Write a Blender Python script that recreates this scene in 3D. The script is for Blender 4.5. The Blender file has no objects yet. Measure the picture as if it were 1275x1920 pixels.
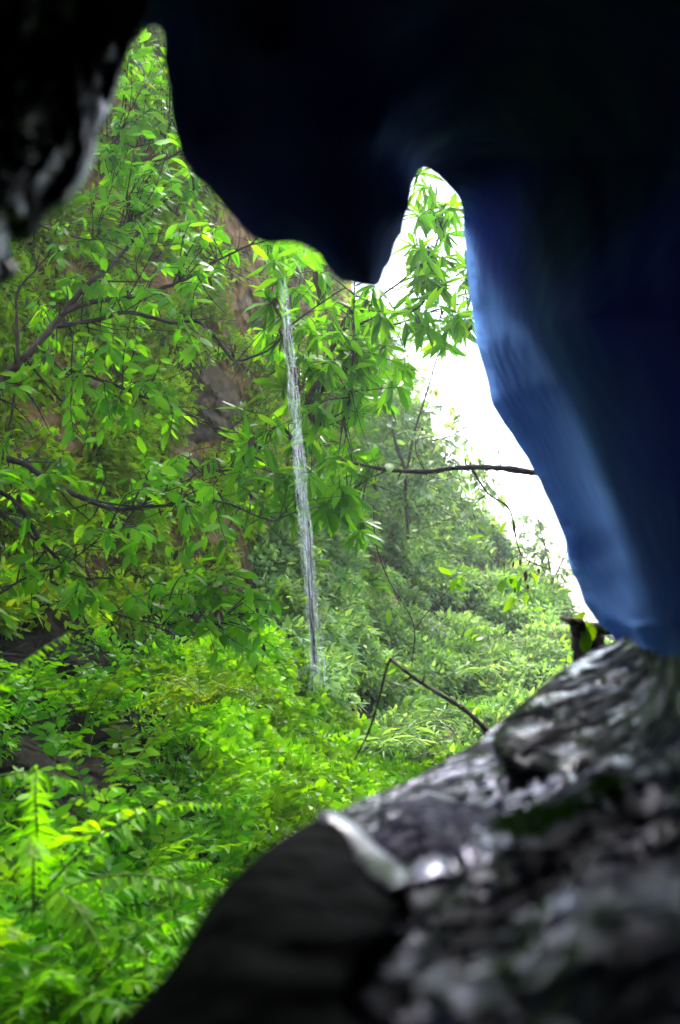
import bpy, math, random
import numpy as np
from mathutils import Matrix, Vector, noise, geometry

random.seed(7)
rng = np.random.default_rng(11)
S = bpy.context.scene
COL = S.collection
R = math.radians

# ------------------------------------------------------------------ camera
PW, PH = 1275.0, 1920.0
LENS = 35.0
F = PH * LENS / 36.0
cd = bpy.data.cameras.new("camera")
cd.sensor_fit = 'VERTICAL'
cd.sensor_height = 36.0
cd.sensor_width = 24.0
cd.lens = LENS
cd.clip_start = 0.05
cd.clip_end = 3000.0
cd.dof.use_dof = True
cd.dof.focus_distance = 8.5
cd.dof.aperture_fstop = 1.6
cam = bpy.data.objects.new("camera", cd)
COL.objects.link(cam)
CP = Vector((0, 0, 1.2))
M = Matrix.Translation(CP) @ Matrix.Rotation(R(96.0), 4, 'X') @ Matrix.Rotation(R(-5.3), 4, 'Z')
cam.matrix_world = M
S.camera = cam
M3 = np.array(M.to_3x3())
CPn = np.array(CP)

# ------------------------------------------------------------------ light
SUN_EL, SUN_AZ = 56.0, 2.0          # azimuth measured from the view direction towards the right
w = bpy.data.worlds.new("World")
S.world = w
w.use_nodes = True
nt = w.node_tree
nt.nodes.clear()
sky = nt.nodes.new('ShaderNodeTexSky')
sky.sky_type = 'NISHITA'
sky.sun_disc = False
sky.sun_elevation = R(SUN_EL)
sky.sun_rotation = R(SUN_AZ)
sky.air_density = 1.0
sky.dust_density = 2.0
bg = nt.nodes.new('ShaderNodeBackground')
bg.inputs[1].default_value = 0.15
wo = nt.nodes.new('ShaderNodeOutputWorld')
nt.links.new(sky.outputs[0], bg.inputs[0])
nt.links.new(bg.outputs[0], wo.inputs[0])
ld = bpy.data.lights.new("sun", 'SUN')
ld.energy = 3.0
ld.angle = R(42.0)
ld.color = (1.0, 0.96, 0.90)
sun = bpy.data.objects.new("sun", ld)
COL.objects.link(sun)
a, e = R(SUN_AZ), R(SUN_EL)
sd = Vector((math.sin(a) * math.cos(e), math.cos(a) * math.cos(e), math.sin(e)))
sun.rotation_euler = sd.to_track_quat('Z', 'Y').to_euler()

S.view_settings.view_transform = 'Standard'
S.view_settings.look = 'None'
S.view_settings.gamma = 1.0
S.view_settings.exposure = 2.5
S.cycles.use_denoising = True
S.cycles.max_bounces = 8
S.cycles.transparent_max_bounces = 16
S.cycles.transmission_bounces = 6
S.cycles.volume_bounces = 1
S.cycles.sample_clamp_indirect = 6.0

# ------------------------------------------------------------------ helpers
def at(px, py, d):
    """point seen at photo pixel (px, py), d metres in front of the lens"""
    px, py, d = np.broadcast_arrays(np.asarray(px, float), np.asarray(py, float), np.asarray(d, float))
    c = np.stack([(px - PW / 2) / F * d, (PH / 2 - py) / F * d, -d], -1)
    return c @ M3.T + CPn

def nz(p, sc, octv=3, seed=0.0):
    return np.array([noise.fractal(Vector((q[0] * sc + seed, q[1] * sc - seed, q[2] * sc + 2 * seed)), 0.9, 2.0, octv) for q in p])

def mesh_obj(name, v, f, mat, parent=None, smooth=True):
    """v (n,3); f: (m,3) or (m,4) array, or list of such arrays"""
    if not isinstance(f, list):
        f = [f]
    me = bpy.data.meshes.new(name)
    tot = np.concatenate([np.full(len(a_), a_.shape[1]) for a_ in f])
    loops = np.concatenate([a_.ravel() for a_ in f]).astype(np.int32)
    me.vertices.add(len(v))
    me.vertices.foreach_set('co', np.ascontiguousarray(v, dtype=np.float32).ravel())
    me.loops.add(len(loops))
    me.loops.foreach_set('vertex_index', loops)
    me.polygons.add(len(tot))
    st = np.concatenate([[0], np.cumsum(tot)[:-1]]).astype(np.int32)
    me.polygons.foreach_set('loop_start', st)
    me.polygons.foreach_set('loop_total', tot.astype(np.int32))
    me.update(calc_edges=True)
    me.validate()
    if smooth:
        me.polygons.foreach_set('use_smooth', np.ones(len(me.polygons), dtype=bool))
    me.materials.append(mat)
    o = bpy.data.objects.new(name, me)
    COL.objects.link(o)
    if parent is not None:
        o.parent = parent
        o.matrix_parent_inverse = Matrix.Translation(-Vector(parent.location))
    return o

def thing(name, label, cat, loc, group=None):
    o = bpy.data.objects.new(name, None)
    COL.objects.link(o)
    o.location = Vector([float(c) for c in loc])
    o.empty_display_size = 0.1
    o['label'] = label
    o['category'] = cat
    if group:
        o['group'] = group
    return o

def tag(o, label=None, cat=None, group=None, kind=None):
    for k, val in (('label', label), ('category', cat), ('group', group), ('kind', kind)):
        if val:
            o[k] = val
    return o

def norm(a_):
    return a_ / np.maximum(np.linalg.norm(a_, axis=-1, keepdims=True), 1e-9)

# ------------------------------------------------------------------ materials
def new_mat(name):
    m = bpy.data.materials.new(name)
    m.use_nodes = True
    t = m.node_tree
    t.nodes.clear()
    out = t.nodes.new('ShaderNodeOutputMaterial')
    return m, t, out

def ramp(t, stops, interp='LINEAR'):
    r = t.nodes.new('ShaderNodeValToRGB')
    r.color_ramp.interpolation = interp
    els = r.color_ramp.elements
    els[0].position, els[0].color = stops[0][0], (*stops[0][1], 1)
    els[1].position, els[1].color = stops[-1][0], (*stops[-1][1], 1)
    for p, c in stops[1:-1]:
        e_ = els.new(p)
        e_.color = (*c, 1)
    return r

def leaf_mat(name, cols, trans=0.46, rough=0.30, tr_gain=(2.0, 2.1, 0.05), spec=0.11):
    m, t, out = new_mat(name)
    geo = t.nodes.new('ShaderNodeNewGeometry')
    n = len(cols)
    rp = ramp(t, [(i / (n - 1), c) for i, c in enumerate(cols)])
    t.links.new(geo.outputs['Random Per Island'], rp.inputs[0])
    # broad patches of lighter and darker growth
    tc = t.nodes.new('ShaderNodeTexCoord')
    no = t.nodes.new('ShaderNodeTexNoise')
    no.inputs['Scale'].default_value = 1.5
    no.inputs['Detail'].default_value = 2.0
    t.links.new(geo.outputs['Position'], no.inputs['Vector'])
    hsv = t.nodes.new('ShaderNodeHueSaturation')
    mr = t.nodes.new('ShaderNodeMapRange')
    mr.inputs[1].default_value, mr.inputs[2].default_value = 0.3, 0.7
    mr.inputs[3].default_value, mr.inputs[4].default_value = 0.42, 1.4
    t.links.new(no.outputs[0], mr.inputs[0])
    t.links.new(mr.outputs[0], hsv.inputs['Value'])
    t.links.new(rp.outputs[0], hsv.inputs['Color'])
    p = t.nodes.new('ShaderNodeBsdfPrincipled')
    p.inputs['Roughness'].default_value = rough
    p.inputs['Specular IOR Level'].default_value = spec
    t.links.new(hsv.outputs[0], p.inputs['Base Color'])
    tl = t.nodes.new('ShaderNodeBsdfTranslucent')
    mul = t.nodes.new('ShaderNodeVectorMath')
    mul.operation = 'MULTIPLY'
    mul.inputs[1].default_value = tr_gain
    t.links.new(hsv.outputs[0], mul.inputs[0])
    t.links.new(mul.outputs[0], tl.inputs['Color'])
    mx = t.nodes.new('ShaderNodeMixShader')
    mx.inputs[0].default_value = trans
    t.links.new(p.outputs[0], mx.inputs[1])
    t.links.new(tl.outputs[0], mx.inputs[2])
    t.links.new(mx.outputs[0], out.inputs[0])
    return m

def bark_mat(name, c1, c2, rough=0.8):
    m, t, out = new_mat(name)
    tc = t.nodes.new('ShaderNodeNewGeometry')
    no = t.nodes.new('ShaderNodeTexNoise')
    no.inputs['Scale'].default_value = 18.0
    no.inputs['Detail'].default_value = 4.0
    t.links.new(tc.outputs['Position'], no.inputs['Vector'])
    rp = ramp(t, [(0.35, c1), (0.65, c2)])
    t.links.new(no.outputs[0], rp.inputs[0])
    p = t.nodes.new('ShaderNodeBsdfPrincipled')
    p.inputs['Roughness'].default_value = rough
    p.inputs['Specular IOR Level'].default_value = 0.12
    t.links.new(rp.outputs[0], p.inputs['Base Color'])
    b = t.nodes.new('ShaderNodeBump')
    b.inputs['Strength'].default_value = 0.6
    b.inputs['Distance'].default_value = 0.01
    t.links.new(no.outputs[0], b.inputs['Height'])
    t.links.new(b.outputs[0], p.inputs['Normal'])
    t.links.new(p.outputs[0], out.inputs[0])
    return m

def rock_mat(name, cols, r0, r1, bump=0.6, bscale=9.0, bdist=0.03, spec=0.5, tint=None, stretch=(1, 1, 1), wet=0):
    m, t, out = new_mat(name)
    g = t.nodes.new('ShaderNodeNewGeometry')
    no = t.nodes.new('ShaderNodeTexNoise')
    no.inputs['Scale'].default_value = 2.6
    no.inputs['Detail'].default_value = 6.0
    no.inputs['Distortion'].default_value = 0.6
    t.links.new(g.outputs['Position'], no.inputs['Vector'])
    n = len(cols)
    rp = ramp(t, [(0.3 + 0.4 * i / (n - 1), c) for i, c in enumerate(cols)])
    t.links.new(no.outputs[0], rp.inputs[0])
    n2 = t.nodes.new('ShaderNodeTexNoise')
    n2.inputs['Scale'].default_value = bscale
    n2.inputs['Detail'].default_value = 5.0
    mpg = t.nodes.new('ShaderNodeMapping')
    mpg.inputs['Scale'].default_value = stretch
    t.links.new(g.outputs['Position'], mpg.inputs[0])
    t.links.new(mpg.outputs[0], n2.inputs['Vector'])
    n3 = t.nodes.new('ShaderNodeTexVoronoi')
    n3.inputs['Scale'].default_value = bscale * 1.7
    n3.feature = 'SMOOTH_F1'
    t.links.new(mpg.outputs[0], n3.inputs['Vector'])
    ad = t.nodes.new('ShaderNodeMath')
    ad.operation = 'ADD'
    t.links.new(n2.outputs[0], ad.inputs[0])
    t.links.new(n3.outputs[0], ad.inputs[1])
    p = t.nodes.new('ShaderNodeBsdfPrincipled')
    p.inputs['Specular IOR Level'].default_value = spec
    if tint:
        p.inputs['Specular Tint'].default_value = (*tint, 1)
    mr = t.nodes.new('ShaderNodeMapRange')
    mr.inputs[1].default_value, mr.inputs[2].default_value = 0.35, 0.65
    mr.inputs[3].default_value, mr.inputs[4].default_value = r0, r1
    t.links.new(no.outputs[0], mr.inputs[0])
    t.links.new(mr.outputs[0], p.inputs['Roughness'])
    if wet:          # films of water lie in patches on otherwise dull stone
        nw = t.nodes.new('ShaderNodeTexNoise')
        nw.inputs['Scale'].default_value = wet
        nw.inputs['Detail'].default_value = 2.0
        t.links.new(g.outputs['Position'], nw.inputs['Vector'])
        ms = t.nodes.new('ShaderNodeMapRange')
        ms.inputs[1].default_value, ms.inputs[2].default_value = 0.475, 0.69
        ms.inputs[3].default_value, ms.inputs[4].default_value = 0.02, spec * 2.7
        t.links.new(nw.outputs[0], ms.inputs[0])
        t.links.new(ms.outputs[0], p.inputs['Specular IOR Level'])
        t.links.new(nw.outputs[0], mr.inputs[0])
    t.links.new(rp.outputs[0], p.inputs['Base Color'])
    b = t.nodes.new('ShaderNodeBump')
    b.inputs['Strength'].default_value = bump
    b.inputs['Distance'].default_value = bdist
    t.links.new(ad.outputs[0], b.inputs['Height'])
    t.links.new(b.outputs[0], p.inputs['Normal'])
    t.links.new(p.outputs[0], out.inputs[0])
    return m

MAT = {}
MAT['ceiling'] = rock_mat('cave_rock_blue_glow', [(0.004, 0.011, 0.10), (0.006, 0.015, 0.14), (0.015, 0.015, 0.11)], 0.6, 0.8, 0.10, 9.0, 0.03, 0.04)  # strong blue in the base colour imitates the glare beside the bright sky
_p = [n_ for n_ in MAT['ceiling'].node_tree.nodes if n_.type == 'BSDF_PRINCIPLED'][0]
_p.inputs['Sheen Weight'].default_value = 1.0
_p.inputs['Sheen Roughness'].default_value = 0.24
_p.inputs['Sheen Tint'].default_value = (.20, .44, 1.0, 1)  # blue sheen paints a glow along the edges seen at a grazing angle
#MAT['wall'] = rock_mat('grey_cave_wall', [(0.006, 0.010, 0.034), (0.010, 0.017, 0.05), (0.020, 0.019, 0.04)], 0.38, 0.55, 0.3, 4.0, 0.03, 0.5)
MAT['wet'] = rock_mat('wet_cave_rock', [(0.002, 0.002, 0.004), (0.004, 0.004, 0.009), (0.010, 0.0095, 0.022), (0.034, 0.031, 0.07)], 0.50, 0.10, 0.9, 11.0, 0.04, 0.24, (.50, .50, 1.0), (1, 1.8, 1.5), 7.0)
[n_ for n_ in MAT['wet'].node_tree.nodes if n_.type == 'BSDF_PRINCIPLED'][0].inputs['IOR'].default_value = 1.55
MAT['sheen_wet'] = rock_mat('wet_rock_painted_sheen', [(0.06, 0.05, 0.085), (0.11, 0.10, 0.15), (0.16, 0.15, 0.2)], 0.15, 0.35, 0.5, 5.0, 0.03, 0.8)  # pale base colour stands in for the white water highlight on the rim
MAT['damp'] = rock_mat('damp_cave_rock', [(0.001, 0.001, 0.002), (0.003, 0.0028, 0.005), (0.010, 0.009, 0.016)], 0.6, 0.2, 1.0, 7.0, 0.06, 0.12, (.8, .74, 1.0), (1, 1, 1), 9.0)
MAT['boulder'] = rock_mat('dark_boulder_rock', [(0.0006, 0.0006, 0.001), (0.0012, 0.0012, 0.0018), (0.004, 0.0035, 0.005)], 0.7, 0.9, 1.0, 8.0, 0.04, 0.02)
MAT['outcrop'] = rock_mat('brown_outcrop_rock', [(0.04, 0.028, 0.018), (0.11, 0.07, 0.04), (0.22, 0.14, 0.08)], 0.8, 1.0, 0.9, 3.0, 0.1, 0.1)
MAT['pale'] = rock_mat('pale_outcrop_rock', [(0.28, 0.25, 0.22), (0.42, 0.38, 0.33), (0.5, 0.46, 0.4)], 0.6, 0.9, 0.9, 3.0, 0.08, 0.3)
MAT['soil'] = rock_mat('orange_soil', [(0.05, 0.045, 0.02), (0.22, 0.11, 0.04), (0.36, 0.19, 0.07), (0.14, 0.09, 0.05), (0.30, 0.20, 0.11)], 0.85, 1.0, 1.0, 3.5, 0.25, 0.1)
def soil_depth():
    t = MAT['soil'].node_tree
    p = [n_ for n_ in t.nodes if n_.type == 'BSDF_PRINCIPLED'][0]
    src = p.inputs['Base Color'].links[0].from_socket
    g = t.nodes.new('ShaderNodeNewGeometry'); sp = t.nodes.new('ShaderNodeSeparateXYZ')
    t.links.new(g.outputs['Position'], sp.inputs[0])
    mr = t.nodes.new('ShaderNodeMapRange')
    mr.inputs[1].default_value, mr.inputs[2].default_value = 1.3, 2.7
    t.links.new(sp.outputs['Z'], mr.inputs[0])
    mx = t.nodes.new('ShaderNodeMix'); mx.data_type = 'RGBA'
    t.links.new(mr.outputs[0], mx.inputs['Factor'])
    mx.inputs['A'].default_value = (.012, .009, .005, 1)      # dark leaf mould on the valley floor, darkened further for deep shade
    t.links.new(src, mx.inputs['B'])
    t.links.new(mx.outputs['Result'], p.inputs['Base Color'])
soil_depth()
MAT['bark'] = bark_mat('dark_bark', (0.02, 0.014, 0.012), (0.07, 0.045, 0.035))
MAT['bark_warm'] = bark_mat('brown_bark', (0.03, 0.018, 0.011), (0.08, 0.045, 0.028))
MAT['stem'] = bark_mat('green_stem', (0.04, 0.09, 0.008), (0.09, 0.14, 0.012), 0.7)
G = leaf_mat
MAT['leaf_oval'] = G('oval_leaf', [(0.05, 0.18, 0.002), (0.10, 0.29, 0.003), (0.17, 0.38, 0.003), (0.07, 0.24, 0.004), (0.24, 0.43, 0.004)], trans=.55)
MAT['leaf_long'] = G('long_leaf', [(0.04, 0.15, 0.005), (0.085, 0.23, 0.005), (0.14, 0.32, 0.005), (0.06, 0.20, 0.008), (0.20, 0.38, 0.008)], trans=.52, rough=0.3)
MAT['leaf_fern'] = G('fern_leaf', [(0.06, 0.20, 0.002), (0.13, 0.32, 0.003), (0.09, 0.26, 0.002), (0.19, 0.37, 0.004)], rough=0.45)
MAT['leaf_shrub'] = G('shrub_leaf', [(0.035, 0.16, 0.002), (0.09, 0.29, 0.003), (0.15, 0.36, 0.003), (0.05, 0.21, 0.004)])
MAT['leaf_lime'] = G('lime_leaf', [(0.11, 0.27, 0.002), (0.18, 0.35, 0.003), (0.22, 0.38, 0.004), (0.10, 0.26, 0.003)])
MAT['leaf_cliff'] = G('cliff_leaf', [(0.14, 0.25, 0.004), (0.23, 0.35, 0.005), (0.32, 0.42, 0.01), (0.10, 0.24, 0.005), (0.30, 0.25, 0.02)], trans=.5)
MAT['leaf_far'] = G('far_leaf_haze_tint', [(0.06, 0.13, 0.035), (0.16, 0.29, 0.08), (0.32, 0.47, 0.14), (0.10, 0.21, 0.06), (0.46, 0.57, 0.22)], tr_gain=(1.7, 1.7, .6), rough=0.4)  # lighter, greyer greens paint the hazy veil over the far slope
MAT['leaf_dead'] = G('dead_leaf', [(0.035, 0.016, 0.010), (0.06, 0.03, 0.015), (0.02, 0.012, 0.010)], trans=0.12)
MAT['leaf_moss'] = G('moss', [(0.008, 0.035, 0.004), (0.015, 0.055, 0.005)], trans=0.2, rough=0.8)

# ------------------------------------------------------------------ leaf and tube batches
def leaf_template(kind):
    if kind == 'oval':      # widest before the middle, pointed
        ys = [0, .22, .5, .78, 1.0]; ws = [.0, .40, .5, .30, .0]
    elif kind == 'long':
        ys = [0, .25, .55, .8, 1.0]; ws = [.06, .38, .5, .32, .0]
    elif kind == 'lance':
        ys = [0, .2, .5, .8, 1.0]; ws = [.2, .5, .42, .22, .0]
    else:                   # simple diamond for small far leaves
        ys = [0, .45, 1.0]; ws = [.0, .5, .0]
    v, f = [], []
    for i, (y, wd) in enumerate(zip(ys, ws)):
        zc = -0.22 * y * y
        v += [(-wd, y, zc + 0.35 * wd * .3), (0, y, zc), (wd, y, zc + 0.35 * wd * .3)]
    for i in range(len(ys) - 1):
        b = i * 3
        f += [(b, b + 1, b + 4, b + 3), (b + 1, b + 2, b + 5, b + 4)]
    return np.array(v, float), np.array(f, int)

TPL = {k: leaf_template(k) for k in ('oval', 'long', 'lance', 'dia')}

class Leaves:
    def __init__(self, kind):
        self.kind = kind
        self.o, self.d, self.n, self.l, self.w = [], [], [], [], []
    def add(self, o, d, n, l, w_):
        o = np.atleast_2d(o)
        k = len(o)
        self.o.append(o)
        self.d.append(np.broadcast_to(d, (k, 3)))
        self.n.append(np.broadcast_to(n, (k, 3)))
        self.l.append(np.broadcast_to(l, (k,)))
        self.w.append(np.broadcast_to(w_, (k,)))
    def build(self, name, mat, parent=None):
        tv, tf = TPL[self.kind]
        o = np.concatenate(self.o); d = norm(np.concatenate(self.d)); n = np.concatenate(self.n)
        l = np.concatenate(self.l); w_ = np.concatenate(self.w)
        x = norm(np.cross(d, n)); nn = np.cross(x, d)
        curl = rng.uniform(-0.3, 1.7, len(l))
        V = (o[:, None, :] + x[:, None, :] * (tv[None, :, 0:1] * w_[:, None, None])
             + d[:, None, :] * (tv[None, :, 1:2] * l[:, None, None])
             + nn[:, None, :] * (tv[None, :, 2:3] * l[:, None, None] * curl[:, None, None]))
        k = len(tv)
        Fc = tf[None] + (np.arange(len(l)) * k)[:, None, None]
        V = V.reshape(-1, 3)
        Fc = Fc.reshape(-1, 4)
        return mesh_obj(name, V, Fc, mat, parent)

class Tubes:
    def __init__(self, sides=6):
        self.v, self.f, self.c, self.s = [], [], 0, sides
    def add(self, pts, r0, r1, wob=0.0):
        pts = np.asarray(pts, float)
        k = len(pts)
        t_ = norm(np.gradient(pts, axis=0))
        ref = np.array([0.31, 0.2, 0.93]) if abs(t_[0][2]) < 0.9 else np.array([1.0, 0.1, 0])
        x = norm(np.cross(t_, ref)); y = np.cross(t_, x)
        rr = np.linspace(r0, r1, k) * (1 + wob * rng.uniform(-1, 1, k))
        pts = np.vstack([pts, pts[-1:] + t_[-1:] * r1 * .25]); rr = np.append(rr, r1 * .05); k += 1
        x = np.vstack([x, x[-1:]]); y = np.vstack([y, y[-1:]])
        an = np.arange(self.s) * 2 * math.pi / self.s
        ring = (pts[:, None, :] + (x[:, None, :] * np.cos(an)[None, :, None] + y[:, None, :] * np.sin(an)[None, :, None]) * rr[:, None, None])
        self.v.append(ring.reshape(-1, 3))
        i = np.arange(k - 1)[:, None] * self.s; j = np.arange(self.s)[None, :]; j2 = (j + 1) % self.s
        self.f.append(np.stack([i + j, i + j2, i + self.s + j2, i + self.s + j], -1).reshape(-1, 4) + self.c)
        self.c += k * self.s
    def build(self, name, mat, parent=None):
        return mesh_obj(name, np.concatenate(self.v), np.concatenate(self.f), mat, parent)

def smooth_path(ctrl, n):
    """Catmull-Rom through control points"""
    c = np.asarray(ctrl, float)
    c = np.vstack([2 * c[0] - c[1], c, 2 * c[-1] - c[-2]])
    out = []
    m = len(c) - 3
    for t_ in np.linspace(0, m - 1e-6, n):
        i = int(t_); u = t_ - i
        p0, p1, p2, p3 = c[i:i + 4]
        out.append(0.5 * ((2 * p1) + (-p0 + p2) * u + (2 * p0 - 5 * p1 + 4 * p2 - p3) * u * u + (-p0 + 3 * p1 - 3 * p2 + p3) * u ** 3))
    return np.array(out)

def rvec(k, s=1.0):
    return rng.normal(0, s, (k, 3))

UP = np.array([0, 0, 1.0])
TOCAM = np.array([0.0, -1.0, 0.0])

# ------------------------------------------------------------------ polygons in photo pixels
def inside(pts, poly):
    x, y = pts[:, 0], pts[:, 1]
    poly = np.asarray(poly, float)
    r = np.zeros(len(pts), bool)
    j = len(poly) - 1
    for i in range(len(poly)):
        xi, yi = poly[i]; xj, yj = poly[j]
        c = ((yi > y) != (yj > y)) & (x < (xj - xi) * (y - yi) / (yj - yi + 1e-12) + xi)
        r ^= c
        j = i
    return r

def dist_poly(pts, poly):
    poly = np.asarray(poly, float)
    a_ = poly; b_ = np.roll(poly, -1, axis=0)
    out = np.full(len(pts), 1e9)
    for p, q in zip(a_, b_):
        dvec = q - p
        u = np.clip(((pts - p) @ dvec) / (dvec @ dvec + 1e-9), 0, 1)
        out = np.minimum(out, np.linalg.norm(pts - (p + u[:, None] * dvec), axis=1))
    return out

def densify(poly, step):
    poly = np.asarray(poly, float)
    out = []
    for p, q in zip(poly, np.roll(poly, -1, axis=0)):
        k = max(1, int(np.linalg.norm(q - p) / step))
        for i in range(k):
            out.append(p + (q - p) * i / k)
    return np.array(out)

def round_poly(poly, n_per=4):
    """closed Catmull-Rom"""
    c = np.asarray(poly, float); n = len(c); out = []
    for i in range(n):
        p0, p1, p2, p3 = c[i - 1], c[i], c[(i + 1) % n], c[(i + 2) % n]
        for k in range(n_per):
            u = k / n_per
            out.append(0.5 * ((2 * p1) + (-p0 + p2) * u + (2 * p0 - 5 * p1 + 4 * p2 - p3) * u * u + (-p0 + 3 * p1 - 3 * p2 + p3) * u ** 3))
    return np.array(out)

def rbf(ctrl, lam=1e-3):
    c = np.array([p[:2] for p in ctrl], float) / 1000.0
    z = np.array([p[2] for p in ctrl], float)
    def phi(r):
        return r
    n = len(c)
    A = phi(np.linalg.norm(c[:, None] - c[None], axis=2)) + np.eye(n) * lam
    P = np.hstack([np.ones((n, 1)), c])
    K = np.block([[A, P], [P.T, np.zeros((3, 3))]])
    s = np.linalg.solve(K, np.concatenate([z, np.zeros(3)]))
    def fn(px, py):
        q = np.stack([np.ravel(px), np.ravel(py)], 1) / 1000.0
        v = phi(np.linalg.norm(q[:, None] - c[None], axis=2)) @ s[:n] + s[n] + q @ s[n + 1:]
        return v.reshape(np.shape(px))
    return fn

def dirs(pts):
    """unit directions for plane points; normal lens geometry inside the frame, wrapped right round behind outside it"""
    q = pts - np.array([PW / 2, PH / 2])
    rho = np.linalg.norm(q, axis=1)
    ang = np.where(rho < 1400, np.arctan(rho / F), math.atan(1400 / F) + np.radians((rho - 1400) / 12.0))
    ph = np.arctan2(-q[:, 1], q[:, 0])
    c = np.stack([np.cos(ph) * np.sin(ang), np.sin(ph) * np.sin(ang), -np.cos(ang)], 1)
    return c @ M3.T

# ------------------------------------------------------------------ cave shell
OPENING = [(268, 62), (283, 46), (300, 50), (312, 78), (308, 112), (317, 170), (327, 230), (338, 285), (362, 325), (400, 362), (432, 400), (458, 432),
           (485, 452), (520, 457), (545, 452), (575, 462), (600, 480), (615, 505), (640, 525), (665, 535), (690, 536), (712, 530), (725, 505),
           (738, 470), (752, 435), (765, 395), (772, 360), (782, 330), (798, 316), (820, 328), (840, 350), (862, 378), (868, 420), (873, 480),
           (880, 540), (887, 600), (897, 660), (912, 705), (923, 760), (945, 795), (970, 830), (997, 875), (1020, 920), (1040, 965), (1058, 1010),
           (1068, 1060), (1085, 1100), (1102, 1140), (1128, 1172), (1150, 1195), (1150, 1212), (1110, 1228), (1075, 1245), (1030, 1275), (990, 1312),
           (940, 1352), (900, 1385), (850, 1418), (800, 1446), (750, 1470), (700, 1492), (650, 1515), (600, 1538), (560, 1565), (500, 1605),
           (450, 1650), (400, 1700), (360, 1760), (310, 1840), (250, 1900), (190, 1960), (100, 2040), (-50, 2150), (-300, 2200), (-450, 1900),
           (-500, 1300), (-450, 800), (-200, 560), (-60, 520), (10, 505), (25, 490), (15, 455), (55, 435), (85, 395), (125, 372), (155, 335), (172, 300),
           (185, 250), (208, 200), (220, 150), (235, 105), (250, 80)]
hole = round_poly(OPENING, 3)
shell_r = rbf([(280, 50, 2.5), (320, 200, 2.3), (400, 362, 2.2), (520, 457, 2.2), (690, 536, 2.3), (765, 395, 2.45), (798, 316, 2.85),
               (868, 420, 3.6), (887, 600, 3.9), (945, 795, 4.2), (1058, 1010, 4.3), (1102, 1140, 4.1), (1150, 1205, 3.8),
               (1030, 1275, 3.4), (900, 1385, 2.8), (750, 1470, 2.5), (600, 1538, 2.2), (450, 1650, 2.0), (310, 1840, 1.7), (100, 2040, 1.45),
               (-400, 2000, 1.3), (-500, 1300, 1.8), (-300, 650, 1.9), (25, 490, 2.2), (172, 300, 2.3), (230, 120, 2.4),
               (500, 100, 1.9), (700, 250, 2.1), (650, -100, 1.7), (1000, 100, 2.4), (1275, 0, 1.9), (1275, 500, 1.9), (1275, 960, 1.9), (1275, 1200, 1.9),
               (1100, 600, 2.6), (1200, 900, 2.5), (1200, 1350, 2.1), (1000, 1480, 2.15), (1275, 1500, 1.5), (800, 1600, 1.7), (1000, 1650, 1.4), (1275, 1700, 1.1),
               (500, 1800, 1.55), (700, 1850, 1.25), (1000, 1850, 1.12), (1275, 1920, 0.95), (600, 2100, 1.0), (1100, 2200, 0.85), (1700, 1900, 1.0), (1700, 900, 1.5), (1800, 0, 1.6), (600, -900, 1.5),
               (-600, 100, 1.5), (-900, 1000, 1.5), (-500, 2600, 1.2), (600, 2700, 0.9), (600, 3800, 1.3), (3300, 900, 1.5), (-2200, 900, 1.5), (600, -2000, 1.5)])

def cdt(points, bound_sets):
    """points (n,2) free; bound_sets closed loops (arrays). returns verts2d, tris"""
    vs, ed = [], []
    for b in bound_sets:
        s0 = len(vs)
        vs += [Vector((float(p[0]), float(p[1]))) for p in b]
        ed += [(s0 + i, s0 + (i + 1) % len(b)) for i in range(len(b))]
    vs += [Vector((float(p[0]), float(p[1]))) for p in points]
    v, _, f, *_r = geometry.delaunay_2d_cdt(vs, ed, [], 0, 1e-4)
    v = np.array([(p[0], p[1]) for p in v])
    return v, np.array([t_ for t_ in f if len(t_) == 3])

def jgrid(x0, x1, y0, y1, step):
    gx, gy = np.meshgrid(np.arange(x0, x1, step), np.arange(y0, y1, step * 0.87))
    gx = gx + (np.arange(gx.shape[0]) % 2)[:, None] * step / 2
    p = np.stack([gx.ravel(), gy.ravel()], 1)
    return p + rng.uniform(-.18, .18, p.shape) * step

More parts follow.
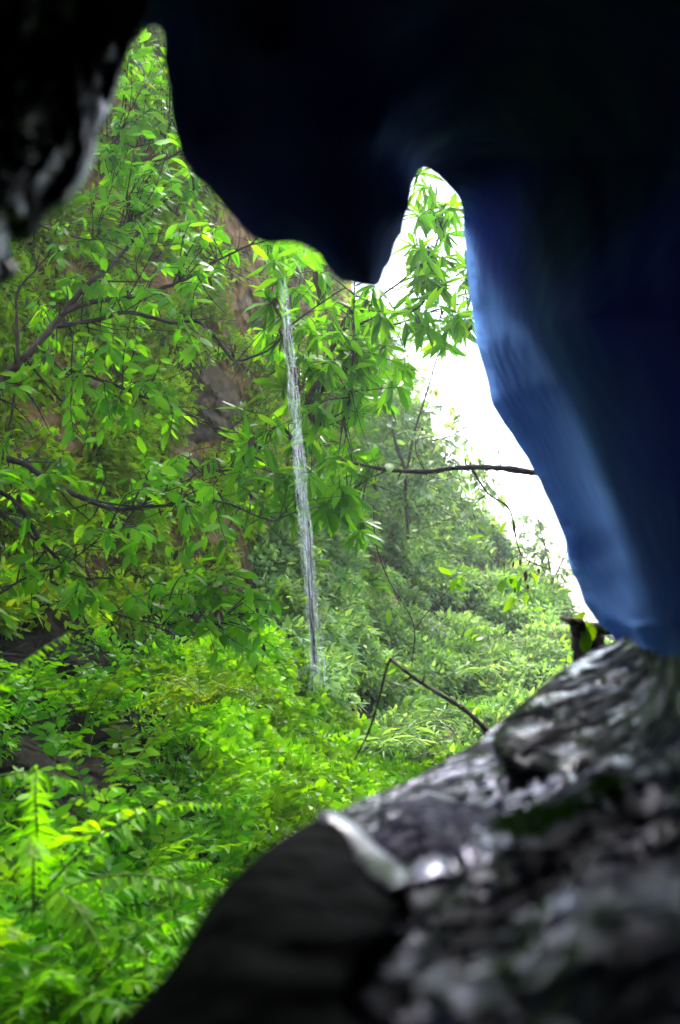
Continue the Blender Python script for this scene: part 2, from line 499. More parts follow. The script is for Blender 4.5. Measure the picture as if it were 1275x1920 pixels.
def shell():
    RM = 3000.0
    C = np.array([PW / 2, PH / 2])
    fine = jgrid(-60, 1340, -60, 1980, 13)
    mid = jgrid(-900, 2200, -900, 2800, 60)
    mid = mid[~((mid[:, 0] > -70) & (mid[:, 0] < 1350) & (mid[:, 1] > -70) & (mid[:, 1] < 1990))]
    co = jgrid(-2500, 3800, -2200, 4100, 190)
    co = co[~((co[:, 0] > -900) & (co[:, 0] < 2200) & (co[:, 1] > -900) & (co[:, 1] < 2800))]
    P = np.vstack([fine, mid, co])
    P = P[np.linalg.norm(P - C, axis=1) < RM - 60]
    P = P[~inside(P, hole)]
    P = P[dist_poly(P, hole) > 10]
    outer = C + RM * np.stack([np.cos(np.linspace(0, 2 * np.pi, 72, endpoint=False)), np.sin(np.linspace(0, 2 * np.pi, 72, endpoint=False))], 1)
    hb = densify(hole, 12)
    hb = hb + np.array([[noise.fractal(Vector((p[0] / 38, p[1] / 38, k * 9.0)), 1, 2, 3) for k in (0, 1)] for p in hb]) * np.where(hb[:, 0:1] > 860, 2.2, 5.0)
    v2, tri = cdt(P, [hb, outer])
    cen = v2[tri].mean(1)
    tri = tri[~inside(cen, hb)]
    dd = dist_poly(v2, hb)
    r = shell_r(v2[:, 0], v2[:, 1])
    r = np.clip(r, 0.6, 4.0)
    D = dirs(v2)
    base = D * r[:, None]
    edge = 1 - np.exp(-dd / 45.0)
    wm = np.clip((v2[:, 0] - 835) / 60, 0, 1) * np.clip((1230 - v2[:, 1]) / 60, 0, 1) * np.clip((v2[:, 1] - 300) / 300, 0, 1)
    r = r - 0.10 * edge - wm * 1.15 * (1 - np.exp(-np.sqrt(dd / 60.0))) * np.clip((r - 1.6) / 1.5, 0, 1)
    nb = nz(base, 1.6, 3, 3.1)
    nf = nz(base, 7.0, 3, 9.7)
    # slanting folds on the right wall
    ridge = np.sin((v2[:, 0] * 0.82 - v2[:, 1] * 0.42) / 62.0 + 2.2 * nb) * np.clip((v2[:, 0] - 850) / 250, 0, 1) * np.clip((1250 - v2[:, 1]) / 150, 0, 1)
    floor = np.clip((v2[:, 1] - 1350 - (1100 - v2[:, 0]) * 0.3) / 150, 0, 1)
    ledge = np.sin(base[:, 1] * 21 + base[:, 0] * 9 + 3 * nb) * floor
    r = r + edge * (0.08 * nb * (1 - .6 * np.exp(-dd / 90)) * (1 - 0.5 * floor) * (1 - .85 * wm) + 0.006 * nf * (1 - floor) * (1 - wm) + 0.003 * ridge + 0.0 * ledge)
    r = np.maximum(r, 0.5)
    Vi = CPn + D * r[:, None]
    g1 = nz(base * np.array([1, 1.7, 1]), 5.5, 2, 21.0)
    g2 = nz(base * np.array([1, 1.6, 1]), 14.0, 2, 33.0)
    g3 = nz(base, 3.0, 2, 41.0)
    Vi[:, 2] += floor * np.minimum(dd / 30, 1) * (0.05 * g3 + 0.034 * g1 - 0.016 * np.abs(g2)) * np.clip(r, .7, 2.5) / 1.3
    global SV2, SVI, SFL
    SV2, SVI, SFL = v2, Vi, floor
    th = 0.006 + 2.6 * (1 - np.exp(-dd / 320.0)) + 0.10 * np.minimum(dd / 30, 1)
    r0 = shell_r(v2[:, 0], v2[:, 1]).clip(0.6, 4)
    Vo = CPn + D * np.maximum(r0 + th, r + 0.02)[:, None]
    # regions of the shell: ceiling, right wall, floor
    q = v2[tri].mean(1) - np.array([0, 0])
    wall = (q[:, 0] > 830 + np.clip(320 - q[:, 1], -2000, 2000) * 0.0) & (q[:, 1] > 330 - (q[:, 0] - 830) * 0.35) & (q[:, 1] < 1203 + np.clip(q[:, 0] - 1150, 0, 400) * 0.25)
    flo = (~wall) & (q[:, 1] > 1000 + np.where(q[:, 0] > 637, 200, -0))
    ceil = ~(wall | flo)
    res = []
    nv = len(v2)
    NV2 = nv
    # end cap of the outer ring
    ringmask = np.linalg.norm(v2 - C, axis=1) > RM - 1
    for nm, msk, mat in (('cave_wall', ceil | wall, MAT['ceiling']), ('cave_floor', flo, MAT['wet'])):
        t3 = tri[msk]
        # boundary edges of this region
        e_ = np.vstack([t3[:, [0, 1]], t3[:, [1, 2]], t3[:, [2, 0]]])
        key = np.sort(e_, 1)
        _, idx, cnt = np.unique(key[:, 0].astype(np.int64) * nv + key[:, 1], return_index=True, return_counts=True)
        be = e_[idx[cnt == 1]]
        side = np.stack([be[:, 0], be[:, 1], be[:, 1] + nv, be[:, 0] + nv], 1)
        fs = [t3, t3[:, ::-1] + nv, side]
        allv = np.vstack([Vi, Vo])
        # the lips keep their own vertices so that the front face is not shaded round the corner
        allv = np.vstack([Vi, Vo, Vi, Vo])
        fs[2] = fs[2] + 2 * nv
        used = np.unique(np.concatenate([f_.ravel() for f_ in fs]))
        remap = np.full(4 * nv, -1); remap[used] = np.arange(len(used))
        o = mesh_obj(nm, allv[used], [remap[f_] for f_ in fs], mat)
        res.append(o)
    # rock that closes the cave behind the camera
    rr = v2[ringmask]
    o3 = np.argsort(np.arctan2(rr[:, 1] - C[1], rr[:, 0] - C[0]))
    ring = (CPn + dirs(rr) * 1.75)[o3]
    back = CPn + dirs(np.array([[C[0] + 3100, C[1]]]))[0] * 1.6
    ring = back + (ring - back) * 1.6
    v = np.vstack([ring, ring + (back - CPn) * 0.6, back[None], (back + (back - CPn) * 0.6)[None]])
    k = len(ring); i = np.arange(k); j = (i + 1) % k
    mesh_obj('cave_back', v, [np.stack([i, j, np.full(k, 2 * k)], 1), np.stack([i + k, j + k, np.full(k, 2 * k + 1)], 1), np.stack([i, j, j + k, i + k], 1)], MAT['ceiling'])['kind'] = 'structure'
    return res

for o_ in shell():
    o_['kind'] = 'structure'

# ------------------------------------------------------------------ separate rocks
def make_rock(name, outline, depth_ctrl, bulge, thick, mat, label, cat='rock', step=14, amp=0.03, nscale=5.0, group=None, fine=0.012):
    loop = densify(round_poly(outline, 3), step)
    x0, y0 = loop.min(0); x1, y1 = loop.max(0)
    P = jgrid(x0, x1, y0, y1, step)
    P = P[inside(P, loop)]
    P = P[dist_poly(P, loop) > step * 0.45]
    v2, tri = cdt(P, [loop])
    tri = tri[inside(v2[tri].mean(1), loop)]
    dd = dist_poly(v2, loop)
    half = max(dd.max(), 1)
    dom = np.sqrt(np.clip(1 - (1 - np.clip(dd / (half * 0.75), 0, 1)) ** 2, 0, 1))
    dz = rbf(depth_ctrl)(v2[:, 0], v2[:, 1])
    Vm = at(v2[:, 0], v2[:, 1], dz)
    D = norm(Vm - CPn)
    n1 = nz(Vm, nscale, 3, len(name) * 1.7)
    n2 = nz(Vm, nscale * 4, 2, 5.3)
    fr = Vm - D * (bulge * dom + (amp * n1 + fine * n2) * np.minimum(dd / 25, 1))[:, None]
    bk = Vm + D * (thick * dom)[:, None]
    nv = len(v2)
    on = dd < 0.05
    remap = np.arange(2 * nv)
    remap[nv:][on] = np.arange(nv)[on]
    allv = np.vstack([fr, bk])
    t3 = np.vstack([tri, remap[tri[:, ::-1] + nv]])
    used = np.unique(t3)
    rm = np.full(2 * nv, -1); rm[used] = np.arange(len(used))
    o = mesh_obj(name, allv[used], rm[t3], mat)
    # origin at the base
    vv = allv[used]
    c = vv.mean(0); c[2] = vv[:, 2].min()
    o.data.transform(Matrix.Translation(-Vector(c)))
    o.location = Vector(c)
    return tag(o, label, cat, group)

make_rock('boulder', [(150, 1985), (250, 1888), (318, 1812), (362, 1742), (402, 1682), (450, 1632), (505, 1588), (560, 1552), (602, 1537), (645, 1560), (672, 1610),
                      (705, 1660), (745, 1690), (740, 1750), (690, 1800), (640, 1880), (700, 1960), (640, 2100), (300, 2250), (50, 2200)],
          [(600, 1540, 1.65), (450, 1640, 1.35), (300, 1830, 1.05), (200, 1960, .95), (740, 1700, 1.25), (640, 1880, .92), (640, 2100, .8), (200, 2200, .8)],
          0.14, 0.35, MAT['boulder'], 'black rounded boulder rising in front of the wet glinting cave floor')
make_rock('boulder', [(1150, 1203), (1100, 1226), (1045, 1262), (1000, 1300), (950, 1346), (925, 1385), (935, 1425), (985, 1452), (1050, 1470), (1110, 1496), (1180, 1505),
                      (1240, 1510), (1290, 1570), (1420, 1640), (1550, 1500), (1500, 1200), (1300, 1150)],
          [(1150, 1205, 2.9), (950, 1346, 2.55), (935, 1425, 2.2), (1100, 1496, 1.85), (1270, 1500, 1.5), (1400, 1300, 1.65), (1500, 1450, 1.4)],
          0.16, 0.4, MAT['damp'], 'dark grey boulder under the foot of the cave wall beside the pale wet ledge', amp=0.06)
make_rock('boulder', [(590, 1531), (615, 1518), (648, 1532), (680, 1562), (712, 1592), (760, 1628), (765, 1662), (738, 1672), (700, 1656), (668, 1620), (640, 1574)],
          [(590, 1531, 1.66), (680, 1562, 1.6), (765, 1662, 1.28), (640, 1574, 1.58)], 0.04, 0.45, MAT['sheen_wet'],
          'smooth wet stone, pale tone standing in for its sheen, curving down against the top of the black boulder', amp=.02, step=10)
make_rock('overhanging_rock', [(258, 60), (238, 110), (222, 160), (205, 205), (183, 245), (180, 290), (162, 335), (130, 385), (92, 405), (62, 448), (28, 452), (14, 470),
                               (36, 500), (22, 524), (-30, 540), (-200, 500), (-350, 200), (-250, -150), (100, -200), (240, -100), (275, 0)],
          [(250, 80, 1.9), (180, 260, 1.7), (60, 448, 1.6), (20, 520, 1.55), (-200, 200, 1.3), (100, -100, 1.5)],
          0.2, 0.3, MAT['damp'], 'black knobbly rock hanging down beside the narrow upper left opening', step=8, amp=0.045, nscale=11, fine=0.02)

# ------------------------------------------------------------------ hillside
TD = rbf([(-600, 2400, 3.0), (0, 1950, 4.0), (300, 1950, 4.6), (0, 1700, 5.0), (0, 1400, 6.8), (-700, 1500, 5.0), (300, 1650, 6.2), (500, 1600, 7.4), (400, 1400, 8.4), (600, 1480, 9.0),
          (760, 1460, 11), (900, 1400, 12.5), (480, 1250, 10.5), (620, 1340, 12.0), (700, 1250, 14.0), (900, 1250, 15.5), (600, 1100, 14.5), (800, 1100, 18), (1060, 1170, 19), (1060, 1350, 14), (1300, 1500, 12), (1700, 1700, 9),
          (800, 900, 21), (1000, 1020, 23), (1400, 1200, 22), (1700, 1300, 20), (700, 700, 19), (0, 1200, 8.4), (0, 1000, 9.2), (0, 800, 9.8), (0, 400, 10.2), (-800, 800, 6.0), (-800, -500, 8.0), (300, 1100, 11.2), (450, 1050, 12.8),
          (300, 800, 11.6), (300, 400, 11.8), (300, -400, 12.5), (500, 700, 13.6), (600, 900, 15.5), (600, 200, 15), (100, -900, 12), (900, 2400, 5), (600, 2000, 5), (1500, 2300, 6)])
CRX = [-900, 440, 520, 580, 630, 690, 760, 850, 950, 1075, 1300, 1700]
CRY = [-900, -900, -500, 0, 420, 660, 800, 915, 1025, 1168, 1240, 1290]
def crest(px):
    return np.interp(px, CRX, CRY)

def terrain():
    nx, ny, nb_ = 220, 230, 26
    gx = np.linspace(-900, 1700, nx)
    V = []
    for i, x in enumerate(gx):
        cy = crest(x)
        y = cy + (2500 - cy) * np.linspace(0, 1, ny)
        V.append(at(np.full(ny, x), y, TD(np.full(ny, x), y)))
    V = np.array(V)                         # nx, ny, 3
    n1 = nz(V.reshape(-1, 3), 0.55, 4, 1.3).reshape(nx, ny)
    n2 = nz(V.reshape(-1, 3), 2.4, 3, 8.3).reshape(nx, ny)
    D = norm(V - CPn)
    V = V + D * (0.55 * n1 + 0.16 * n2)[..., None]
    # ground falling away behind the crest
    B = []
    for k in range(1, nb_):
        t_ = k / (nb_ - 1)
        far = V[:, 0] + np.array([-12 * t_, 60 * t_ ** 2 + 6 * t_, 0])
        far[:, 2] = V[:, 0, 2] + (-3.5 - V[:, 0, 2]) * np.minimum(1, t_ * 3) ** .7
        B.append(far)
    B = np.array(B)[::-1].transpose(1, 0, 2)
    V = np.concatenate([B, V], 1)
    m = V.shape[1]
    i, j = np.meshgrid(np.arange(nx - 1), np.arange(m - 1), indexing='ij')
    a_ = i * m + j
    f = np.stack([a_, a_ + 1, a_ + m + 1, a_ + m], -1).reshape(-1, 4)
    o = mesh_obj('hillside', V.reshape(-1, 3), f, MAT['soil'])
    o['kind'] = 'structure'
    return V
terrain()
def grnd():
    k = 40
    g = np.linspace(-1, 1, k)
    s = np.sign(g) * np.abs(g) ** 3 * 150
    X, Y = np.meshgrid(s, s, indexing='ij')
    V = np.stack([X, Y, np.full_like(X, -4.2)], -1).reshape(-1, 3)
    V[:, 2] += 0.25 * nz(V, 0.02, 2)
    i, j = np.meshgrid(np.arange(k - 1), np.arange(k - 1), indexing='ij')
    a_ = i * k + j
    o = mesh_obj('ground', V, np.stack([a_, a_ + k, a_ + k + 1, a_ + 1], -1).reshape(-1, 4), MAT['soil'])
    o['kind'] = 'structure'
grnd()

def tpos(px, py, off=0.0):
    return at(px, py, TD(np.asarray(px, float), np.asarray(py, float)) - off)

def tnorm(px, py):
    a0 = tpos(px, py); a1 = tpos(px + 12, py); a2 = tpos(px, py + 12)
    n = norm(np.cross(a2 - a0, a1 - a0))
    s = np.sign(((CPn - a0) * n).sum(-1, keepdims=True))
    return n * s

def sample_poly(poly, k):
    poly = np.asarray(poly, float)
    lo, hi = poly.min(0), poly.max(0)
    out = np.zeros((0, 2))
    while len(out) < k:
        p = rng.uniform(lo, hi, (k * 2, 2))
        out = np.vstack([out, p[inside(p, poly)]])
    return out[:k]

BARE = [(265, 530, 60, 50), (45, 830, 75, 55), (400, 740, 75, 80), (460, 1035, 40, 28), (715, 1135, 50, 32), (755, 1103, 25, 22), (812, 1178, 42, 22), (862, 1252, 24, 28),
        (840, 1385, 55, 34), (90, 1265, 120, 40), (60, 1390, 60, 60), (190, 1440, 90, 45), (430, 1640, 60, 40), (700, 1225, 30, 15), (540, 1010, 35, 25), (345, 1660, 50, 40)]
def bare_at(c, keep=0.0):
    m = np.zeros(len(c), bool)
    for x, y, rx, ry in BARE:
        m |= ((c[:, 0] - x) / rx) ** 2 + ((c[:, 1] - y) / ry) ** 2 < 1
    return m & (rng.random(len(c)) > keep)

# soft-edged masses of leaves nobody could count
def leafy_mass(name, poly, nb, per, rad, ll, asp, mat, kind='dia', label=None, gap=0.0, stems=True, offs=0.15):
    L = Leaves(kind)
    T = Tubes(4)
    c = sample_poly(poly, nb)
    c = c[~bare_at(c, .08)]
    if gap:       # leave bare patches
        keep = np.array([noise.noise(Vector((p[0] / 120, p[1] / 90, 3.3))) for p in c]) > gap
        c = c[keep]
    P = tpos(c[:, 0], c[:, 1], offs)
    N = norm(tnorm(c[:, 0], c[:, 1]) * 0.6 + UP * 0.8)
    for p, n in zip(P, N):
        k = int(per * rng.uniform(.5, 1.4))
        rr = rad * rng.uniform(.55, 1.4)
        d = norm(rvec(k) + n * 0.9)
        q = p + d * rr * rng.uniform(.35, 1.0, (k, 1)) ** 0.6 * np.array([1.0, 1.0, 0.85])
        ld_ = norm(d * 0.7 + rvec(k, .5) - UP * 0.35)
        nn = norm(UP * 0.9 + TOCAM * 0.35 + rvec(k, .45))
        s = ll * rng.uniform(.55, 1.3, k) * rng.uniform(.75, 1.25)
        L.add(q, ld_, nn, s, s * asp)
        if stems:
            for _ in range(3):
                e_ = p + norm(n + rng.normal(0, .6, 3)) * rr * .9
                T.add(smooth_path([p - n * .1, (p + e_) / 2 + rng.normal(0, .04, 3), e_], 5), .008, .003)
    o = L.build(name, mat)
    tag(o, label, 'undergrowth', None, 'stuff')
    if stems:
        s_ = T.build('stem', MAT['bark_warm'], o)
    return o

FAR = [(470, 1000), (560, 900), (640, 820), (700, 640), (735, 640), (780, 790), (860, 915), (950, 1030), (1075, 1165), (1180, 1260), (1000, 1420), (800, 1480), (640, 1400), (560, 1300), (500, 1150)]
CLIFF = [(-150, 250), (180, 150), (230, -50), (440, -100), (640, 350), (740, 640), (640, 850), (540, 950), (450, 1080), (200, 1180), (-150, 1150)]
LOWER = [(-150, 1150), (200, 1150), (450, 1060), (520, 1200), (640, 1380), (800, 1450), (560, 1700), (200, 2000), (-200, 2000)]
BANK = [(260, 1290), (470, 1180), (560, 1290), (650, 1390), (800, 1450), (1020, 1370), (1080, 1480), (900, 1640), (560, 1760), (450, 1700), (360, 1450)]
leafy_mass('undergrowth', FAR, 760, 260, .36, .12, .42, MAT['leaf_far'], gap=-.16, label='haze-paled green undergrowth covering the slope beyond the falling water')
leafy_mass('undergrowth', CLIFF, 640, 190, .32, .10, .5, MAT['leaf_cliff'], gap=-0.16, label='yellow green creepers over the orange earth cliff')
leafy_mass('undergrowth', [(600, 760), (690, 700), (770, 800), (870, 925), (910, 1010), (760, 1060), (640, 1010)], 150, 230, .4, .12, .42, MAT['leaf_far'], label='haze-paled green growth along the ridge below the white sky')
leafy_mass('undergrowth', FAR, 170, 60, .36, .2, .4, MAT['leaf_lime'], kind='oval', gap=-.05, label='scattered broad leaved creepers among the pale growth of the far slope')
leafy_mass('undergrowth', LOWER, 300, 110, .24, .09, .45, MAT['leaf_shrub'], gap=-.05, label='deep green low growth under the shrubs on the near bank')
leafy_mass('undergrowth', [(-100, 1560), (150, 1500), (400, 1560), (480, 1650), (330, 1820), (200, 2000), (-100, 2000)], 100, 90, .26, .10, .5, MAT['leaf_shrub'], kind='oval', gap=-.1, label='mixed broad leaved growth filling between the ferns at the bottom of the bank')
leafy_mass('undergrowth', BANK, 480, 230, .26, .085, .6, MAT['leaf_lime'], kind='oval', label='lime green leafy ground cover running down the near bank to the rocks')

# ------------------------------------------------------------------ plants built of arching sprays
def spray(L, T, p0, dir0, length, n, ll, asp, droop=0.5, r=.006, two=True, up=None, start=.12, taper=0.5, fwd=.5, sag=.18):
    pts = [np.array(p0, float)]
    d = np.array(dir0, float) / np.linalg.norm(dir0)
    seg = 10
    for i in range(seg):
        d = d + np.array([0, 0, -droop / seg]) + rng.normal(0, .02, 3)
        d /= np.linalg.norm(d)
        pts.append(pts[-1] + d * length / seg)
    pts = np.array(pts)
    T.add(pts, r, r * .3)
    tt = np.linspace(start, 1, n)
    q = np.stack([np.interp(tt * seg, np.arange(seg + 1), pts[:, k]) for k in range(3)], 1)
    tg = norm(np.gradient(q, axis=0)) if n > 1 else np.array([d])
    u = UP if up is None else up
    sd_ = norm(np.cross(tg, u))
    nn = norm(np.cross(sd_, tg))
    nn = np.where(nn[:, 2:3] < 0, -nn, nn)
    sz = ll * (1 - taper * np.abs(tt - .45) / .55) * rng.uniform(.85, 1.15, n)
    for s_ in ((1, -1) if two else (1,)):
        dd = norm(sd_ * s_ + tg * fwd + rng.normal(0, .16, (n, 3)) - UP * sag * rng.uniform(.5, 1.5, (n, 1)))
        L.add(q + rng.normal(0, .003, (n, 3)), dd, norm(nn + rng.normal(0, .22, (n, 3))), sz, sz * asp)
    L.add(q[-1:], tg[-1], nn[-1:], sz[-1:] * 1.1, sz[-1:] * asp)
    return pts

def plant(name, label, cat, px, py, d, nspray, length, nleaf, ll, asp, kind, mat, height=.25, droop=.8, spread=1.0, lean=(0, -.3, .4), group=None, fwd=.5, r=.006, taper=.5, sag=.18):
    base = at(px, py, d)
    root = thing(name, label, cat, base, group)
    L, T = Leaves(kind), Tubes(5)
    for i in range(nspray):
        an = rng.uniform(0, 2 * math.pi)
        dv = np.array([math.cos(an) * spread, math.sin(an) * spread, rng.uniform(.2, 1.1)]) + np.array(lean)
        b = base + np.array([rng.normal(0, .05), rng.normal(0, .05), 0])
        top = b + np.array([0, 0, height * rng.uniform(.1, 1)]) + dv * .05
        if height > .3:
            T.add(smooth_path([base, (base + top) / 2 + rng.normal(0, .02, 3), top], 6), r * 1.6, r)
            b = top
        spray(L, T, b, dv, length * rng.uniform(.6, 1.15), nleaf, ll, asp, droop, r, fwd=fwd, taper=taper, sag=sag)
    L.build('foliage', mat, root)
    T.build('stem', MAT['stem'], root)
    return root

# ferns at the bottom left
fern_specs = [
    (-90, 1500, 3.9, 8, .95, 'long bright fern arching in from the left edge below the shrubs'),
    (60, 1700, 3.6, 9, 1.0, 'bright yellow green fern drooping over the middle of the lower left bank'),
    (170, 1730, 4.2, 8, .75, 'fern whose long drooping fronds end beside the black boulder'),
    (120, 1900, 3.3, 9, .65, 'small fern low on the bank beside the black boulder'),
    (250, 1790, 3.9, 7, .6, 'short fern tucked against the edge of the black boulder'),
]
for (px, py, d, n, ln, lab) in fern_specs:
    plant('fern', lab, 'fern', px, py, d, max(4, n - 3), ln, 26, .09, .26, 'lance', MAT['leaf_fern'] if px < 100 else MAT['leaf_shrub'], height=.1, droop=1.3, spread=.7, lean=(.8, -.3, .15), group='ferns on the near bank', fwd=.45, taper=.6, sag=.75)

shrub_specs = [
    (60, 1270, 6.8, 'shrub with paired glossy leaves at the left edge above the dark gap'),
    (150, 1320, 6.6, 'shrub whose paired leaf sprays stand against the dark gap'),
    (215, 1290, 7.0, 'upright shrub between the dark gap and the yellowish bush'),
    (110, 1400, 6.2, 'dark glossy shrub just above the long ferns'),
    (240, 1420, 6.2, 'shrub with fan shaped leaf sprays in the middle of the near bank'),
    (330, 1500, 6.2, 'shrub with broad pointed leaves under the lime ground cover'),
    (200, 1530, 5.6, 'shrub with dark leaves directly behind the fern fronds'),
    (380, 1590, 6.0, 'shrub leaning towards the top of the black boulder'),
    (300, 1620, 5.4, 'shrub of light leaves hanging over a dark hollow near the boulder'),
    (430, 1500, 7.0, 'bushy shrub beneath the lime ground cover left of the wet rocks'),
    (420, 1640, 5.6, 'low shrub growing at the shoulder of the black boulder'),
    (40, 1330, 6.4, 'shadowed shrub at the left edge above the first fern'),
    (330, 1370, 7.6, 'shrub of tiny leaflets under the drooping yellow bush'),
    (500, 1530, 7.4, 'shrub spreading behind the crest of the black boulder'),
    (120, 1600, 4.4, 'shrub with drooping leaves between two ferns in the middle of the left bank'),
    (0, 1760, 3.5, 'leafy shrub at the left edge just above the bottom corner'),
    (60, 1900, 3.3, 'dense broad leaved shrub in the bottom left corner'),
    (20, 1640, 3.9, 'leafy shrub at the left edge between the two largest ferns'),
    (260, 1700, 4.6, 'shrub leaning over the black boulder flank behind the fern tips'),
    (110, 1850, 3.5, 'shrub with big lime leaves at the very bottom of the bank'),
    (60, 1800, 3.9, 'broad leaved shrub among the lowest ferns on the left'),
    (180, 1820, 3.9, 'shrub with large oval leaves near the boulder foot'),
]
for (px, py, d, lab) in shrub_specs:
    plant('shrub', lab, 'shrub', px, py + 22, d, 8, .58, 8, .11, .42, 'oval', MAT['leaf_shrub'] if rng.random() < .75 else MAT['leaf_lime'], height=.30, droop=.7, spread=.9, lean=(.15, -.45, .35), group='shrubs on the near bank', r=.0035)

yb = plant('bush', 'yellowish feathery bush drooping over the middle of the near bank', 'bush', 395, 1320, 7.4, 26, .75, 14, .085, .34, 'oval', MAT['leaf_cliff'], r=.0035, height=.29, droop=1.2, spread=.8, lean=(.1, -.3, .1))

# ------------------------------------------------------------------ trees
def px_path(pts, d0, d1, n=None):
    pts = np.array(pts, float)
    dz = np.linspace(d0, d1, len(pts)) + rng.normal(0, .05, len(pts))
    w3 = at(pts[:, 0], pts[:, 1], dz)
    return smooth_path(w3, n or len(pts) * 6)

def tree(name, label, branches, regions, leafkind, mat, ll, asp, nleaf, bark, trunk=None, group=None, whorl=False, dead=0, tw=.006, drop=.35):
    """branches: (pixel path, depth0, depth1, r0, r1); regions: (polygon, n clusters, depth0, depth1)"""
    base = trunk[0][0] if trunk else branches[0][0][0]
    bd = trunk[1] if trunk else branches[0][1]
    root = thing(name, label, 'tree', at(base[0], base[1], bd), group)
    allp = []
    if trunk:
        T = Tubes(10)
        p = px_path(trunk[0], trunk[1], trunk[2])
        T.add(p, trunk[3], trunk[4], .06)
        T.build('trunk', bark, root)
        allp.append(p)
    for (pp, d0, d1, r0, r1) in branches:
        T = Tubes(8)
        p = px_path(pp, d0, d1)
        p = p + np.cumsum(rng.normal(0, .006, p.shape), axis=0) * np.linspace(0, 1, len(p))[:, None]
        T.add(p, r0, r1, .10)
        # short side shoots, part of the branch
        for _ in range(max(4, len(p) // 3)):
            i = rng.integers(2, len(p) - 1)
            tg = norm((p[i] - p[i - 1])[None])[0]
            dv = norm((tg + rng.normal(0, .7, 3))[None])[0]
            ln = rng.uniform(.12, .6)
            T.add(smooth_path([p[i], p[i] + dv * ln * .5 + rng.normal(0, .02, 3), p[i] + dv * ln + rng.normal(0, .04, 3)], 7), max(r1 * .8, .004), .002)
        T.build('branch', bark, root)
        allp.append(p)
    cloud = np.vstack(allp)
    L, T = Leaves(leafkind), Tubes(4)
    DL = Leaves('oval')
    for (poly, k, d0, d1) in regions:
        c = sample_poly(poly, k)
        c = c[~bare_at(c, .25)]
        k = len(c)
        P = at(c[:, 0], c[:, 1], rng.uniform(d0, d1, k))
        for q in P:
            j = np.argmin(np.linalg.norm(cloud - q, axis=1) + rng.uniform(0, .25, len(cloud)))
            s0 = cloud[j]
            v = q - s0
            dist = np.linalg.norm(v)
            if dist > 1.1:           # keep the twig of natural length, growing on from a nearer cluster
                s0 = q - v / dist * rng.uniform(.4, .8)
            mid = (s0 + q) / 2 + rng.normal(0, .05, 3) + UP * .06
            tp = smooth_path([s0, mid, q], 8)
            T.add(tp, tw, tw * .4)
            td = norm((tp[-1] - tp[-3])[None])[0]
            n = max(3, int(nleaf * rng.uniform(.6, 1.4)))
            if whorl:
                an = rng.uniform(0, 2 * math.pi) + np.arange(n) * 2.4
                x = norm(np.cross(td, UP + rng.normal(0, .2, 3))[None])[0]; y = np.cross(td, x)
                dd = np.cos(an)[:, None] * x + np.sin(an)[:, None] * y + td * rng.uniform(.1, .8, (n, 1)) - UP * rng.uniform(.1, .7, (n, 1)) * drop * 2
                o_ = q - td * rng.uniform(0, .05, (n, 1))
                nn = norm(UP + td * .3 + rvec(n, .35))
            else:
                i0 = rng.integers(2, 8, n)
                o_ = tp[i0] + rng.normal(0, .01, (n, 3))
                s_ = norm(np.cross(td, UP)[None])[0]
                dd = s_ * rng.choice([-1, 1], (n, 1)) * rng.uniform(.4, 1, (n, 1)) + td * rng.uniform(.2, 1, (n, 1)) - UP * drop * rng.uniform(.2, 1.6, (n, 1)) + rvec(n, .2)
                nn = norm(UP * .9 + TOCAM * .5 + rvec(n, .4))
            sz = ll * rng.uniform(.38, 1.25, n)
            L.add(o_, dd, nn, sz, sz * asp)
            if dead and rng.random() < dead:
                DL.add(q + rng.normal(0, .05, (3, 3)), -UP + rvec(3, .3), rvec(3), ll * rng.uniform(.4, .8, 3), ll * .22)
    if L.o:
        L.build('crown', mat, root)
    if T.v:
        T.build('twig', bark, root)
    for o_, d_, n_, l_, w_ in zip(*[np.concatenate(getattr(DL, k_)) for k_ in 'odnlw']) if DL.o else []:
        one = Leaves('oval'); one.add(o_[None], d_, n_, l_, w_)
        one.build('dead_leaf', MAT['leaf_dead'], root)
    return root

# upper left tree: brown limb rising from the left edge
tree('leafy_tree', 'oval leaved tree whose brown limb rises from the left edge across the orange cliff',
     [([(-60, 775), (0, 715), (60, 658), (110, 603), (150, 558), (200, 507), (235, 470)], 6.6, 7.4, .036, .013),
      ([(112, 590), (170, 566), (250, 555), (330, 530), (400, 490), (470, 452)], 6.9, 7.4, .022, .007),
      ([(105, 612), (180, 600), (240, 585), (320, 605), (372, 608), (428, 668), (452, 675), (505, 652), (565, 590), (640, 535)], 6.9, 7.6, .018, .006),
      ([(120, 690), (210, 720), (270, 745), (340, 765), (400, 790), (450, 805)], 6.8, 7.2, .014, .005),
      ([(35, 690), (32, 600), (40, 540), (80, 500), (110, 480)], 6.8, 7.0, .013, .004),
      ([(235, 470), (290, 395), (320, 370), (375, 345)], 7.4, 7.8, .014, .006),
      ([(335, 405), (290, 365), (240, 285), (185, 250)], 7.6, 7.4, .010, .005),
      ([(245, 290), (270, 298), (312, 298), (350, 280)], 7.5, 7.6, .010, .005),
      ([(200, 285), (265, 270), (325, 248)], 7.3, 7.6, .008, .004),
      ([(60, 415), (95, 430), (165, 447), (205, 438), (240, 420)], 7.0, 7.2, .010, .004),
      ([(30, 720), (15, 800), (0, 850)], 6.7, 6.6, .010, .005)],
     [([(190, 250), (225, 120), (270, 40), (330, 60), (330, 250), (350, 330), (200, 380)], 80, 6.6, 8.2),
      ([(20, 480), (190, 340), (360, 330), (470, 460), (400, 560), (100, 560), (20, 600)], 62, 6.4, 7.8),
      ([(-30, 600), (300, 560), (450, 650), (420, 800), (200, 830), (-30, 860)], 62, 6.3, 7.6)],
     'oval', MAT['leaf_oval'], .125, .42, 12, MAT['bark_warm'], dead=.06)

